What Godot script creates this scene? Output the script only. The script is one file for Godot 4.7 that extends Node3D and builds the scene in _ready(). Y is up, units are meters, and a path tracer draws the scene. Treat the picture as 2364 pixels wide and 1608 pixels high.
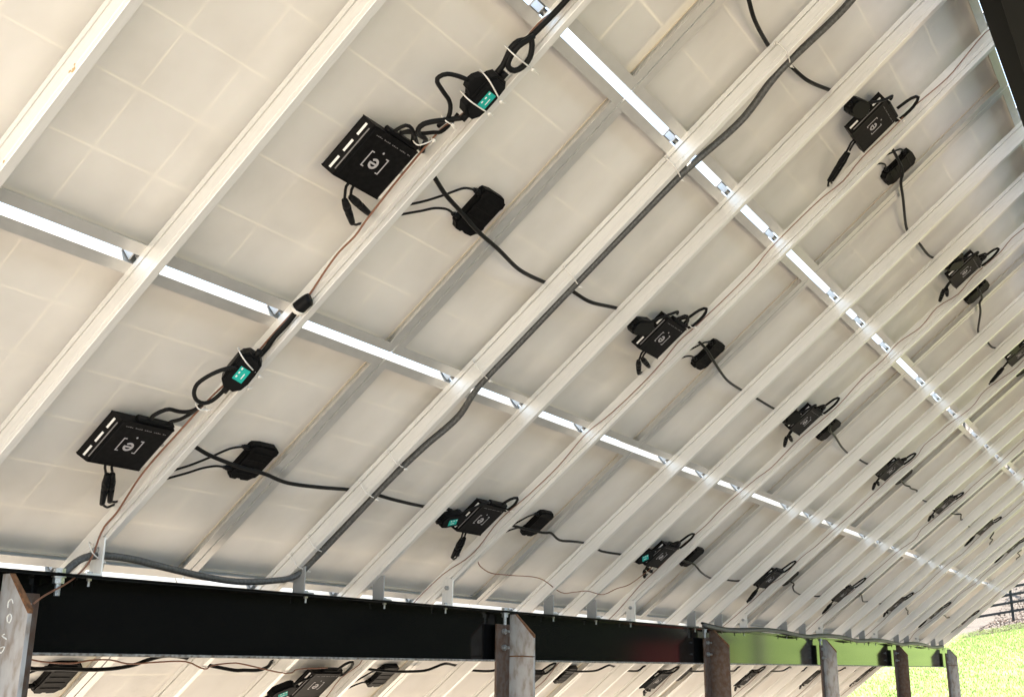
extends Node3D
# Underside of a tilted solar array: panels, rails, steel beams and posts, microinverters and cabling.
# Array axes: u along the steel beams, v up the slope, m out of the panels towards the ground.

const TILT := 38.25
const W := 1.642            # panel pitch along u
var AB: Basis
var AO := Vector3(0, 2.4525, -1.9124)
var rng := RandomNumberGenerator.new()
var counts := {}
var meshes := {}
var M := {}

# ------------------------------------------------------------------ helpers
func aw(u: float, v: float, m: float) -> Vector3:
	return AO + AB * Vector3(u, v, m)

func numbered(called: String) -> String:
	var n: int = counts.get(called, 0)
	counts[called] = n + 1
	return called if n == 0 else "%s_%03d" % [called, n]

func tag(o: Node3D, label: String, category: String, group := "") -> Node3D:
	o.set_meta("label", label)
	o.set_meta("category", category)
	if group != "":
		o.set_meta("group", group)
	return o

func thing(called: String, label: String, category: String, group: String, u: float, v: float, m: float) -> Node3D:
	var o := Node3D.new()
	o.name = numbered(called)
	add_child(o)
	o.transform = Transform3D(AB, aw(u, v, m))
	return tag(o, label, category, group)

func thing_w(called: String, label: String, category: String, group: String, at: Vector3, turn := 0.0) -> Node3D:
	var o := Node3D.new()
	o.name = numbered(called)
	add_child(o)
	o.position = at
	o.rotation.y = turn
	return tag(o, label, category, group)

func part(parent: Node3D, called: String, mesh: Mesh, mat: Material, at := Vector3.ZERO) -> MeshInstance3D:
	var o := MeshInstance3D.new()
	o.name = called
	o.mesh = mesh
	o.material_override = mat
	o.position = at
	parent.add_child(o, true)
	return o

func one(called: String, mesh: Mesh, mat: Material, label: String, category: String, group: String, u: float, v: float, m: float) -> MeshInstance3D:
	var o := MeshInstance3D.new()
	o.name = numbered(called)
	o.mesh = mesh
	o.material_override = mat
	add_child(o)
	o.transform = Transform3D(AB, aw(u, v, m))
	tag(o, label, category, group)
	return o

func struct(called: String, mesh: Mesh, mat: Material) -> MeshInstance3D:
	var o := MeshInstance3D.new()
	o.name = numbered(called)
	o.mesh = mesh
	o.material_override = mat
	add_child(o)
	o.set_meta("kind", "structure")
	return o

func start(smooth := false) -> SurfaceTool:
	var s := SurfaceTool.new()
	s.begin(Mesh.PRIMITIVE_TRIANGLES)
	s.set_smooth_group(0 if smooth else -1)
	return s

func done(s: SurfaceTool) -> ArrayMesh:
	s.index()
	s.generate_normals()
	return s.commit()

func tri(s: SurfaceTool, a: Vector3, b: Vector3, c: Vector3) -> void:
	s.add_vertex(a); s.add_vertex(b); s.add_vertex(c)

func quad(s: SurfaceTool, a: Vector3, b: Vector3, c: Vector3, d: Vector3) -> void:
	tri(s, a, b, c); tri(s, a, c, d)

# extrude a 2-d outline (x, y) from z0 to z1 in the frame t
func prism(s: SurfaceTool, poly: PackedVector2Array, z0: float, z1: float, t := Transform3D.IDENTITY) -> void:
	var pl := poly
	if Geometry2D.is_polygon_clockwise(pl):
		pl = pl.duplicate(); pl.reverse()
	var n := pl.size()
	for i in n:
		var a := pl[i]
		var b := pl[(i + 1) % n]
		quad(s, t * Vector3(a.x, a.y, z1), t * Vector3(b.x, b.y, z1), t * Vector3(b.x, b.y, z0), t * Vector3(a.x, a.y, z0))
	var ix := Geometry2D.triangulate_polygon(pl)
	for k in range(0, ix.size(), 3):
		var p := [pl[ix[k]], pl[ix[k + 1]], pl[ix[k + 2]]]
		if (p[1] - p[0]).cross(p[2] - p[0]) > 0:
			p = [p[0], p[2], p[1]]
		tri(s, t * Vector3(p[0].x, p[0].y, z1), t * Vector3(p[1].x, p[1].y, z1), t * Vector3(p[2].x, p[2].y, z1))
		tri(s, t * Vector3(p[0].x, p[0].y, z0), t * Vector3(p[2].x, p[2].y, z0), t * Vector3(p[1].x, p[1].y, z0))

# box with chamfered edges
func box(s: SurfaceTool, lo: Vector3, hi: Vector3, c := 0.0, t := Transform3D.IDENTITY) -> void:
	if c <= 0.0:
		prism(s, PackedVector2Array([Vector2(lo.x, lo.y), Vector2(hi.x, lo.y), Vector2(hi.x, hi.y), Vector2(lo.x, hi.y)]), lo.z, hi.z, t)
		return
	var f := func(z: float, q: float) -> Array:
		var a := lo.x + q; var b := hi.x - q; var d := lo.y + q; var e := hi.y - q
		return [t * Vector3(a + c, d, z), t * Vector3(b - c, d, z), t * Vector3(b, d + c, z), t * Vector3(b, e - c, z), t * Vector3(b - c, e, z), t * Vector3(a + c, e, z), t * Vector3(a, e - c, z), t * Vector3(a, d + c, z)]
	var rings := [f.call(lo.z, c), f.call(lo.z + c, 0.0), f.call(hi.z - c, 0.0), f.call(hi.z, c)]
	for r in 3:
		for i in 8:
			quad(s, rings[r + 1][i], rings[r + 1][(i + 1) % 8], rings[r][(i + 1) % 8], rings[r][i])
	for i in range(1, 7):
		tri(s, rings[3][0], rings[3][i + 1], rings[3][i])
		tri(s, rings[0][0], rings[0][i], rings[0][i + 1])

func box_mesh(key: String, lo: Vector3, hi: Vector3, c := 0.0) -> ArrayMesh:
	if not meshes.has(key):
		var s := start()
		box(s, lo, hi, c)
		meshes[key] = done(s)
	return meshes[key]

func pts(a: Array, base := Vector3.ZERO) -> PackedVector3Array:
	var r := PackedVector3Array()
	for i in range(0, a.size(), 3):
		r.append(Vector3(a[i], a[i + 1], a[i + 2]) - base)
	return r

func smooth_path(p: PackedVector3Array, step: float) -> PackedVector3Array:
	var r := PackedVector3Array()
	var n := p.size()
	for i in n - 1:
		var a := p[maxi(i - 1, 0)]
		var b := p[i]
		var c := p[i + 1]
		var d := p[mini(i + 2, n - 1)]
		var k := clampi(int(ceil(b.distance_to(c) / step)), 1, 12)
		for j in k:
			r.append(b.cubic_interpolate(c, a, d, float(j) / k))
	r.append(p[n - 1])
	return r

func tube(s: SurfaceTool, path: PackedVector3Array, r0: float, r1 := -1.0, sides := 7, step := 0.012) -> void:
	var p := smooth_path(path, step)
	if r1 < 0:
		r1 = r0
	var n := p.size()
	var up := Vector3(0.31, 0.47, 0.83)
	var rings := []
	for i in n:
		var d := (p[mini(i + 1, n - 1)] - p[maxi(i - 1, 0)]).normalized()
		var x := up.cross(d)
		if x.length() < 0.01:
			x = Vector3.RIGHT.cross(d)
		x = x.normalized()
		var y := d.cross(x)
		up = y
		var r := lerpf(r0, r1, float(i) / maxi(n - 1, 1))
		var ring := []
		for k in sides:
			var an := TAU * k / sides
			ring.append(p[i] + (x * cos(an) + y * sin(an)) * r)
		rings.append(ring)
	for i in n - 1:
		for k in sides:
			var k2 := (k + 1) % sides
			quad(s, rings[i][k], rings[i + 1][k], rings[i + 1][k2], rings[i][k2])
	for k in range(1, sides - 1):
		tri(s, rings[0][0], rings[0][k], rings[0][k + 1])
		tri(s, rings[n - 1][0], rings[n - 1][k + 1], rings[n - 1][k])

func tube_mesh(path: PackedVector3Array, r0: float, r1 := -1.0, sides := 7, step := 0.012) -> ArrayMesh:
	var s := start(true)
	tube(s, path, r0, r1, sides, step)
	return done(s)

func cyl(s: SurfaceTool, a: Vector3, b: Vector3, r: float, sides := 8) -> void:
	tube(s, PackedVector3Array([a, b]), r, r, sides, 10.0)

# a single cable as a thing of its own, in array axes
func cable(called: String, a: Array, r: float, mat: Material, label: String, category: String, group := "", step := 0.012) -> MeshInstance3D:
	var base := Vector3(a[0], a[1], a[2])
	return one(called, tube_mesh(pts(a, base), r, -1.0, 7, step), mat, label, category, group, base.x, base.y, base.z)

func noise_tex(freq: float, ramp: Array, size := 512, oct := 4, sd := 1, kind := FastNoiseLite.TYPE_SIMPLEX_SMOOTH) -> NoiseTexture2D:
	var n := FastNoiseLite.new()
	n.seed = sd
	n.noise_type = kind
	n.frequency = freq
	n.fractal_octaves = oct
	var t := NoiseTexture2D.new()
	t.noise = n
	t.width = size
	t.height = size
	t.seamless = true
	var g := Gradient.new()
	g.offsets = PackedFloat32Array(ramp.map(func(e): return e[0]))
	g.colors = PackedColorArray(ramp.map(func(e): return e[1]))
	t.color_ramp = g
	return t

func mat(c: Color, rough: float, metal := 0.0) -> StandardMaterial3D:
	var m := StandardMaterial3D.new()
	m.albedo_color = c.linear_to_srgb()
	m.roughness = rough
	m.metallic = metal
	return m

func grain(m: StandardMaterial3D, tex: Texture2D, scale: float, world := false) -> StandardMaterial3D:
	m.albedo_texture = tex
	m.uv1_triplanar = true
	m.uv1_world_triplanar = world
	m.uv1_scale = Vector3.ONE * scale
	return m

func grey(v: float) -> Color:
	return Color(v, v, v)

# ------------------------------------------------------------------ materials
func make_materials() -> void:
	M.rail = grain(mat(Color(0.82, 0.805, 0.775), 0.4, 0.4), noise_tex(0.02, [[0.0, grey(0.965)], [0.5, grey(0.99)], [1.0, grey(1.0)]], 512, 5, 3), 1.3)
	M.rail.uv1_scale = Vector3(9, 0.5, 9)
	M.frame = grain(mat(Color(0.64, 0.63, 0.605), 0.42, 0.6), noise_tex(0.03, [[0.0, grey(0.95)], [1.0, grey(1.0)]], 512, 4, 5), 1.1)
	M.sealant = mat(Color(0.58, 0.50, 0.40), 0.7)
	M.backsheet = grain(mat(Color(0.74, 0.715, 0.68), 0.55), noise_tex(0.012, [[0.0, Color(0.955, 0.95, 0.945)], [0.5, Color(0.985, 0.982, 0.98)], [1.0, grey(1.0)]], 512, 5, 8), 0.7)
	M.backsheet.backlight_enabled = true
	M.backsheet.backlight = Color(0.25, 0.23, 0.175)
	M.cell = mat(Color(0.02, 0.025, 0.06), 0.3)
	M.glass = mat(Color(0.9, 0.95, 0.95), 0.03)
	M.glass.transparency = BaseMaterial3D.TRANSPARENCY_ALPHA
	M.glass.albedo_color.a = 0.06
	M.black = mat(Color(0.008, 0.008, 0.0085), 0.42)
	M.box_black = grain(mat(Color(0.009, 0.0085, 0.0085), 0.5), noise_tex(0.05, [[0.0, grey(0.6)], [1.0, grey(1.0)]], 256, 3, 12), 4.0)
	M.cable = mat(Color(0.011, 0.011, 0.011), 0.38)
	M.cable_grey = grain(mat(Color(0.13, 0.13, 0.125), 0.5), noise_tex(0.06, [[0.0, grey(0.5)], [1.0, grey(1.0)]], 256, 3, 14), 6.0)
	for k in ["black", "box_black", "cable"]:
		M[k].metallic_specular = 0.2
	M.teal = mat(Color(0.0, 0.36, 0.31), 0.5)
	M.sticker = mat(Color(0.78, 0.76, 0.74), 0.5)
	M.print = mat(Color(0.42, 0.40, 0.41), 0.6)
	M.print_dim = mat(Color(0.16, 0.15, 0.15), 0.6)
	M.wire = mat(Color(0.22, 0.095, 0.055), 0.5, 0.2)
	M.tie = mat(Color(0.72, 0.69, 0.64), 0.5)
	M.zinc = grain(mat(Color(0.60, 0.61, 0.60), 0.38, 0.7), noise_tex(0.08, [[0.0, grey(0.65)], [1.0, grey(1.0)]], 256, 3, 17), 8.0)
	M.clamp = mat(Color(0.50, 0.50, 0.50), 0.45, 0.3)
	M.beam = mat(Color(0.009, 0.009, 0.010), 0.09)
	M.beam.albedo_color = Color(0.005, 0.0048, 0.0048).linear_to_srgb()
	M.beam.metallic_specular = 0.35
	M.shaded_bracket = mat(Color(0.30, 0.30, 0.295), 0.5, 0.3)  # darker grey for the plain-rail brackets, their shade put into the colour
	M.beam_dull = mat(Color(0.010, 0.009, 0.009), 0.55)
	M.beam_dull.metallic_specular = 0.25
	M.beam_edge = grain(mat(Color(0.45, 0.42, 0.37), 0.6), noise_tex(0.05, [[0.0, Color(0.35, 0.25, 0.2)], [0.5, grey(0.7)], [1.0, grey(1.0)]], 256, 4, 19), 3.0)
	M.steel = grain(mat(Color(0.40, 0.39, 0.38), 0.6, 0.1), noise_tex(0.012, [[0.0, Color(0.74, 0.66, 0.6)], [0.3, Color(0.86, 0.83, 0.8)], [0.5, Color(0.93, 0.92, 0.91)], [1.0, grey(1.0)]], 512, 6, 21), 2.2)
	M.steel.uv1_scale = Vector3(4, 1.8, 4)
	M.steel_rusty = grain(mat(Color(0.13, 0.108, 0.095), 0.7, 0.05), noise_tex(0.012, [[0.0, Color(0.75, 0.55, 0.42)], [0.4, Color(0.82, 0.7, 0.6)], [0.7, Color(0.88, 0.82, 0.78)], [1.0, Color(0.9, 0.86, 0.82)]], 512, 6, 23), 2.6)
	M.steel_rusty.uv1_scale = Vector3(5, 4, 5)
	M.rust = grain(mat(Color(0.30, 0.13, 0.05), 0.85), noise_tex(0.04, [[0.0, grey(0.45)], [1.0, grey(1.0)]], 256, 5, 25), 5.0)
	M.stain = mat(Color(0.50, 0.34, 0.16), 0.8)
	M.chalk = mat(Color(0.72, 0.71, 0.66), 0.9)
	M.gravel = grain(mat(Color(0.60, 0.515, 0.425), 0.9), noise_tex(0.08, [[0.0, grey(0.45)], [0.5, grey(0.8)], [1.0, grey(1.0)]], 512, 5, 31), 0.7, true)
	M.earth = grain(mat(Color(0.22, 0.175, 0.13), 0.95), noise_tex(0.03, [[0.0, grey(0.6)], [1.0, grey(1.0)]], 512, 6, 41), 0.5, true)
	M.lawn = grain(mat(Color(0.235, 0.31, 0.095), 0.9), noise_tex(0.02, [[0.0, Color(0.55, 0.62, 0.5)], [0.5, Color(0.85, 0.9, 0.7)], [1.0, Color(1, 1, 1)]], 512, 6, 33), 0.11, true)
	M.blade = mat(Color(0.21, 0.29, 0.085), 0.7)
	M.blade.vertex_color_use_as_albedo = true
	M.leaf_ground = grain(mat(Color(0.115, 0.104, 0.092), 0.95), noise_tex(0.05, [[0.0, Color(0.4, 0.38, 0.4)], [0.5, Color(0.8, 0.75, 0.72)], [1.0, Color(1, 0.95, 0.9)]], 512, 6, 35), 0.35, true)
	M.leaf = mat(Color(1, 1, 1), 0.8)
	M.leaf.vertex_color_use_as_albedo = true
	M.hedge = mat(Color(0.022, 0.034, 0.016), 0.8)
	M.red_paint = mat(Color(0.30, 0.04, 0.035), 0.6)
	M.fence = grain(mat(Color(0.022, 0.021, 0.02), 0.85), noise_tex(0.05, [[0.0, grey(0.5)], [1.0, grey(1.0)]], 256, 4, 37), 1.0)
	M.bark = grain(mat(Color(0.20, 0.17, 0.145), 0.9), noise_tex(0.05, [[0.0, grey(0.45)], [1.0, grey(1.0)]], 256, 5, 39), 1.2)

# ------------------------------------------------------------------ solar panels
const PU := 1.636
const PV := 0.974
const FD := 0.038           # frame depth

func frame_profile() -> PackedVector2Array:
	# x: inwards from the outer wall, y: m (0 = underside)
	return PackedVector2Array([Vector2(0, 0), Vector2(0.030, 0), Vector2(0.030, -0.0022), Vector2(0.0022, -0.0022), Vector2(0.0022, -FD + 0.008), Vector2(0.011, -FD + 0.008), Vector2(0.011, -FD + 0.005), Vector2(0.0018, -FD + 0.005), Vector2(0.0018, -FD - 0.004), Vector2(0.010, -FD - 0.004), Vector2(0.010, -FD - 0.006), Vector2(0, -FD - 0.006)])

func panel_meshes() -> void:
	var prof := frame_profile()
	# long bars run along u, short bars along v between them; built about the panel's centre
	var along_u := func(sgn: float) -> ArrayMesh:
		var s := start()
		var t := Transform3D(Basis(Vector3(0, -sgn, 0), Vector3(0, 0, 1), Vector3(1, 0, 0)), Vector3(0, sgn * PV / 2, 0))
		prism(s, prof, -PU / 2, PU / 2, t)
		return done(s)
	var along_v := func(sgn: float) -> ArrayMesh:
		var s := start()
		var t := Transform3D(Basis(Vector3(-sgn, 0, 0), Vector3(0, 0, 1), Vector3(0, 1, 0)), Vector3(sgn * PU / 2, 0, 0))
		prism(s, prof, -PV / 2 + 0.0302, PV / 2 - 0.0302, t)
		# the wall and ledge run on to the corners, above the long bars' flanges
		for e in [-1.0, 1.0]:
			var za: float = e * (PV / 2 - 0.0302)
			var zb: float = e * (PV / 2 - 0.0024)
			prism(s, PackedVector2Array([Vector2(0.0004, -0.0024), Vector2(0.0022, -0.0024), Vector2(0.0022, -FD - 0.0058), Vector2(0.0004, -FD - 0.0058)]), minf(za, zb), maxf(za, zb), t)
		return done(s)
	meshes.bar_top = along_u.call(1.0)
	meshes.bar_bottom = along_u.call(-1.0)
	meshes.bar_right = along_v.call(1.0)
	meshes.bar_left = along_v.call(-1.0)
	# corner keys close the short bars' cavity up to the long bars' walls
	var s := start()
	box(s, Vector3(-0.5 * PU + 0.0025, -PV / 2 + 0.0025, -FD + 0.0052), Vector3(-0.5 * PU + 0.0105, -PV / 2 + 0.030, -FD + 0.0078))
	meshes.backsheet = box_mesh("backsheet_sheet", Vector3(-PU / 2 + 0.002, -PV / 2 + 0.002, -FD + 0.0032), Vector3(PU / 2 - 0.002, PV / 2 - 0.002, -FD + 0.0045))
	s = start()
	quad(s, Vector3(-PU / 2 + 0.002, -PV / 2 + 0.002, -FD + 0.0045), Vector3(-PU / 2 + 0.002, PV / 2 - 0.002, -FD + 0.0045), Vector3(PU / 2 - 0.002, PV / 2 - 0.002, -FD + 0.0045), Vector3(PU / 2 - 0.002, -PV / 2 + 0.002, -FD + 0.0045))
	meshes.backsheet = done(s)
	s = start()
	var pit := 0.1556
	var hc := 0.0759
	var hw := 0.0738           # the widely spaced cells of the panels whose lines glow
	var wide := start()
	for i in 10:
		for j in 6:
			var x := (i - 4.5) * pit
			var y := (j - 2.5) * pit
			box(s, Vector3(x - hc, y - hc, -FD + 0.0030), Vector3(x + hc, y + hc, -FD + 0.0038))
			box(wide, Vector3(x - hw, y - hw, -FD + 0.0030), Vector3(x + hw, y + hw, -FD + 0.0038))
	meshes.cells_open = done(wide)
	for sg in [-1.0, 1.0]:  # opaque strips added over the margins to stop sun glowing through
		var xa: float = sg * (5.0 * pit + 0.002)
		var xb: float = sg * (PU / 2 - 0.0118)
		box(s, Vector3(minf(xa, xb), -PV / 2 + 0.012, -FD + 0.0030), Vector3(maxf(xa, xb), PV / 2 - 0.012, -FD + 0.0038))
		var ya: float = sg * (3.0 * pit + 0.002)
		var yb: float = sg * (PV / 2 - 0.0118)
		box(s, Vector3(-5.0 * pit, minf(ya, yb), -FD + 0.0030), Vector3(5.0 * pit, maxf(ya, yb), -FD + 0.0038))
	meshes.cells = done(s)
	meshes.pane = box_mesh("pane_sheet", Vector3(-PU / 2 + 0.002, -PV / 2 + 0.002, -FD - 0.0036), Vector3(PU / 2 - 0.002, PV / 2 - 0.002, -FD + 0.0005))
	# bead of sealant along the ledge
	s = start()
	for sg in [-1.0, 1.0]:
		box(s, Vector3(-PU / 2 + 0.0112, sg * (PV / 2 - 0.0127) - 0.0015, -FD + 0.0046), Vector3(PU / 2 - 0.0112, sg * (PV / 2 - 0.0127) + 0.0015, -FD + 0.0078))
		box(s, Vector3(sg * (PU / 2 - 0.0127) - 0.0015, -PV / 2 + 0.0145, -FD + 0.0046), Vector3(sg * (PU / 2 - 0.0127) + 0.0015, PV / 2 - 0.0145, -FD + 0.0078))
	meshes.bead = done(s)
	# junction box: lid outline with rounded corners, lugs and feet
	s = start()
	var o := PackedVector2Array([Vector2(-0.048, 0.066), Vector2(-0.020, 0.071), Vector2(0.040, 0.071), Vector2(0.052, 0.062), Vector2(0.060, 0.060), Vector2(0.064, 0.046), Vector2(0.060, 0.036), Vector2(0.060, -0.026), Vector2(0.063, -0.034), Vector2(0.058, -0.052), Vector2(0.050, -0.056), Vector2(0.040, -0.068), Vector2(0.012, -0.070), Vector2(0.008, -0.066), Vector2(-0.004, -0.066), Vector2(-0.008, -0.071), Vector2(-0.030, -0.070), Vector2(-0.040, -0.060), Vector2(-0.050, -0.054), Vector2(-0.050, -0.030), Vector2(-0.046, -0.026), Vector2(-0.046, 0.036), Vector2(-0.052, 0.040), Vector2(-0.052, 0.058)])
	prism(s, o, -0.0335, -0.016)
	var inner := Geometry2D.offset_polygon(o, -0.006)[0]
	prism(s, inner, -0.0165, -0.0125)
	for y in [-0.04, -0.013, 0.014, 0.041]:
		box(s, Vector3(-0.03, y - 0.0025, -0.0128), Vector3(0.042, y + 0.0025, -0.0105), 0.0008)
	meshes.jbox = done(s)
	s = start(true)
	cyl(s, Vector3(-0.046, 0, -0.0225), Vector3(-0.066, 0, -0.022), 0.0078, 10)
	cyl(s, Vector3(-0.064, 0, -0.0222), Vector3(-0.075, 0, -0.021), 0.0055, 10)
	meshes.gland = done(s)
	# 50 mm of the two leads where they leave the box, up to the rail
	for k in 2:
		s = start(true)
		if k == 0:
			tube(s, pts([-0.072, 0.047, -0.021, -0.12, 0.036, -0.012, -0.165, -0.006, -0.007, -0.20, -0.04, -0.0055, -0.225, -0.062, -0.006, -0.262, -0.09, -0.0055, -0.30, -0.11, -0.006]), 0.0034)
		else:
			tube(s, pts([-0.072, -0.040, -0.021, -0.11, -0.036, -0.014, -0.155, -0.048, -0.008, -0.19, -0.072, -0.0055, -0.225, -0.098, -0.006, -0.262, -0.125, -0.0055, -0.30, -0.15, -0.006]), 0.0034)
		meshes["lead%d" % k] = done(s)

func make_panel(clear: bool, leads := true) -> Node3D:
	var o := Node3D.new()
	o.name = "panel_source"
	for k in ["bar_top", "bar_bottom", "bar_left", "bar_right"]:
		part(o, "frame_bar", meshes[k], M.frame)
	part(o, "backsheet", meshes.backsheet, M.backsheet)
	var c := part(o, "cell_grid", meshes.cells_open if clear else meshes.cells, M.cell)
	c.set_meta("kind", "stuff")
	part(o, "glass_pane", meshes.pane, M.glass)
	part(o, "sealant_bead", meshes.bead, M.sealant)
	var jx := PU / 2 - 0.107
	var j := part(o, "junction_box", meshes.jbox, M.box_black, Vector3(jx, 0, 0))
	part(j, "cable_gland", meshes.gland, M.black, Vector3(0, 0.047, 0))
	part(j, "cable_gland", meshes.gland, M.black, Vector3(0, -0.040, 0))
	if leads:
		part(o, "lead_cable", meshes.lead0, M.cable, Vector3(jx, 0, 0))
		part(o, "lead_cable", meshes.lead1, M.cable, Vector3(jx, 0, 0))
	return o

const ROWS := {-2: "row under the lower beam", -1: "row just above the lower beam", 0: "middle row", 1: "row below the upper beam", 2: "topmost row"}
const ORD := ["first", "second", "third", "fourth", "fifth", "sixth", "seventh", "eighth", "ninth", "tenth", "eleventh", "twelfth", "thirteenth", "fourteenth", "fifteenth", "sixteenth", "seventeenth", "eighteenth", "nineteenth", "twentieth", "twenty-first", "twenty-second", "twenty-third", "twenty-fourth", "twenty-fifth", "twenty-sixth", "twenty-seventh"]

func build_panels() -> void:
	panel_meshes()
	var plain := make_panel(false)
	var clear := make_panel(true)
	for row in [-1, 0, 1, -2, 2]:
		for j in range(-1, 7):
			if row == -2 and j > 5:
				continue
			var is_clear: bool = row == -2 or (row == 1 and j == -1)
			var o: Node3D = (clear if is_clear else plain).duplicate()
			o.name = numbered("solar_panel")
			add_child(o)
			o.transform = Transform3D(AB, aw(W * j + W / 2, row + 0.5, 0))
			var label := "white-backed solar panel, " + str(ORD[(5 if row == -2 else 6) - j]) + " from the grass end of the " + str(ROWS[row])
			var group := "solar panels, " + str(ROWS[row])
			if row == 1 and j == -1:
				label = "solar panel with bright glowing cell lines beyond the coiled cable loop"
				group = ""
			tag(o, label, "solar panel", group)
	plain.free()
	clear.free()

# ------------------------------------------------------------------ rails
const RAIL_U := [0.762, 0.346, 1.220]     # right edge of each rail within a panel's width
const RW := 0.021
const RD := 0.064

func rail_mesh(flip: bool, v0: float, v1: float) -> ArrayMesh:
	var key := "rail%s%.2f%.2f" % [flip, v0, v1]
	if meshes.has(key):
		return meshes[key]
	var o: PackedVector2Array
	if flip:
		o = PackedVector2Array([Vector2(0, 0), Vector2(0, 0.031), Vector2(0.0015, 0.0318), Vector2(0.0015, 0.0330), Vector2(0, 0.0338), Vector2(0, 0.0455), Vector2(0.007, 0.0460), Vector2(0.007, 0.0500), Vector2(0, 0.0505), Vector2(0, 0.0632), Vector2(0.0008, RD), Vector2(RW - 0.0008, RD), Vector2(RW, 0.0632), Vector2(RW, 0)])
	else:
		o = PackedVector2Array([Vector2(0, 0), Vector2(0, 0.0140), Vector2(0.008, 0.0144), Vector2(0.008, 0.0186), Vector2(0, 0.0190), Vector2(0, 0.0495), Vector2(0.0012, 0.0502), Vector2(0.0012, 0.0510), Vector2(0, 0.0517), Vector2(0, 0.0632), Vector2(0.0008, RD), Vector2(RW - 0.0008, RD), Vector2(RW, 0.0632), Vector2(RW, 0)])
	var s := start()
	# x -> u, y -> m, z -> v (mirrored so that the frame stays right-handed)
	var t := Transform3D(Basis(Vector3(1, 0, 0), Vector3(0, 0, 1), Vector3(0, -1, 0)), Vector3.ZERO)
	prism(s, o, -v1, -v0, t)
	meshes[key] = done(s)
	return meshes[key]

func build_rails() -> void:
	for j in range(-1, 7):
		for k in 3:
			var u: float = RAIL_U[k] + W * j
			var v0 := -2.06 if j < 6 else -1.06
			var nth: String = ORD[(6 - j) * 3 + [1, 2, 0][k]]
			var label := "plain grooved aluminium rail, " + nth + " of all rails from the grass end"
			var group := "plain grooved aluminium rails"
			if k == 2:
				label = "aluminium rail carrying black microinverters, " + nth + " of all rails from the grass end"
				group = "aluminium rails carrying microinverters"
				if j == -1:
					label = "aluminium rail with looped cables and teal-labelled plugs tied along it"
					group = ""
			elif k == 1 and j == 0:
				label = "aluminium rail with a thick grey cable strapped along its side"
				group = ""
			if k == 1 and j == -1:
				label = "grooved aluminium rail with a small rust-coloured stain near its lower edge"
				group = ""
			var rail := one("aluminium_rail", rail_mesh(k == 2, v0, 3.06), M.rail, label, "rail", group, u - RW, 0, 0)
			if k == 1 and j == -1:
				for b in [[0.347, 0.0545, 0.0055], [0.338, 0.0485, 0.0035], [0.354, 0.0475, 0.0028], [0.123, 0.055, 0.0030]]:
					var s := start()
					var blot := PackedVector2Array()
					for i in 11:
						var an := TAU * i / 11.0
						var r: float = b[2] * rng.randf_range(0.55, 1.15)
						blot.append(Vector2(b[0] + cos(an) * r * 1.2, b[1] + sin(an) * r))
					prism(s, blot, 0.0002, 0.0005, Transform3D(Basis(Vector3(0, 1, 0), Vector3(0, 0, 1), Vector3(-1, 0, 0)), Vector3.ZERO))
					part(rail, "rust_stain", done(s), M.stain)

func build_clamps() -> void:
	var s := start()
	box(s, Vector3(-0.024, -0.024, -FD - 0.0105), Vector3(0.024, 0.024, -FD - 0.0064), 0.001)
	meshes.clamp_plate = done(s)
	s = start()
	box(s, Vector3(-0.021, -0.0095, -FD - 0.0064), Vector3(-0.018, 0.0095, -0.008))
	meshes.clamp_leg = done(s)
	s = start(true)
	cyl(s, Vector3(0, 0, -FD - 0.016), Vector3(0, 0, 0.0), 0.004, 8)
	meshes.clamp_bolt = done(s)
	for j in range(-1, 7):
		for k in 3:
			for g in [0, 1, 2, -1]:
				if g == -1 and j == 6:
					continue
				var nth: String = ORD[(6 - j) * 3 + [1, 2, 0][k]]
				var where: String = ["over the lower beam", "in the middle gap", "in the upper gap", "beside the upper beam"][g + 1]
				var o := thing("mid_clamp", "small silver clamp " + where + ", on the " + nth + " rail from the grass end", "clamp", "clamps " + where, RAIL_U[k] + W * j - RW / 2, g, 0)
				part(o, "plate", meshes.clamp_plate, M.clamp)
				part(o, "leg", meshes.clamp_leg, M.clamp)
				part(o, "leg", meshes.clamp_leg, M.clamp, Vector3(0.039, 0, 0))
				part(o, "bolt", meshes.clamp_bolt, M.clamp)

# ------------------------------------------------------------------ steel
const EYE := 1.6
const TOP_Y := EYE + 0.212            # top face of the lower beam
const BOT_Y := EYE + 0.006
const NEAR_Z := -2.49                 # near edge of its top flange
const WEB_Z := -2.55

func beam(label: String, x0: float, x1: float, z_web: float, y0: float, y1: float, near: float, far: float, bnear: float, bfar: float) -> void:
	var o := thing_w("steel_beam", label, "beam", "", Vector3((x0 + x1) / 2, y0, z_web))
	var h := (x1 - x0) / 2
	var d := y1 - y0
	var s := start()
	box(s, Vector3(-h, d - 0.009, far), Vector3(h, d, near), 0.0015)
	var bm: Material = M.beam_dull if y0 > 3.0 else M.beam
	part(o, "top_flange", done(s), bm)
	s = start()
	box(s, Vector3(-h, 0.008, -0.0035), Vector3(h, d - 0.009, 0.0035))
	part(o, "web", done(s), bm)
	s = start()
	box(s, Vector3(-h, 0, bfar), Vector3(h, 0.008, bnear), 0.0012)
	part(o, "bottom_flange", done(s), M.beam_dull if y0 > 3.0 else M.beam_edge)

const POSTS := [-0.72, 1.64, 3.86, 6.12, 8.45, 10.82]
const POST_HALF := [0.105, 0.105, 0.085, 0.060, 0.080, 0.080]
const POST_LABEL := ["grey steel post with chalk writing and a rusty cut corner", "weathered grey steel post with a rusty weld seam and bolts", "dark rust-brown steel post beside the red sheen on the beam", "dull grey steel post between the rust-brown post and the dark brown post", "dark brown steel post between the two glossy green beam sections", "pale steel post at the far end of the beam on the grass"]

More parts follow.
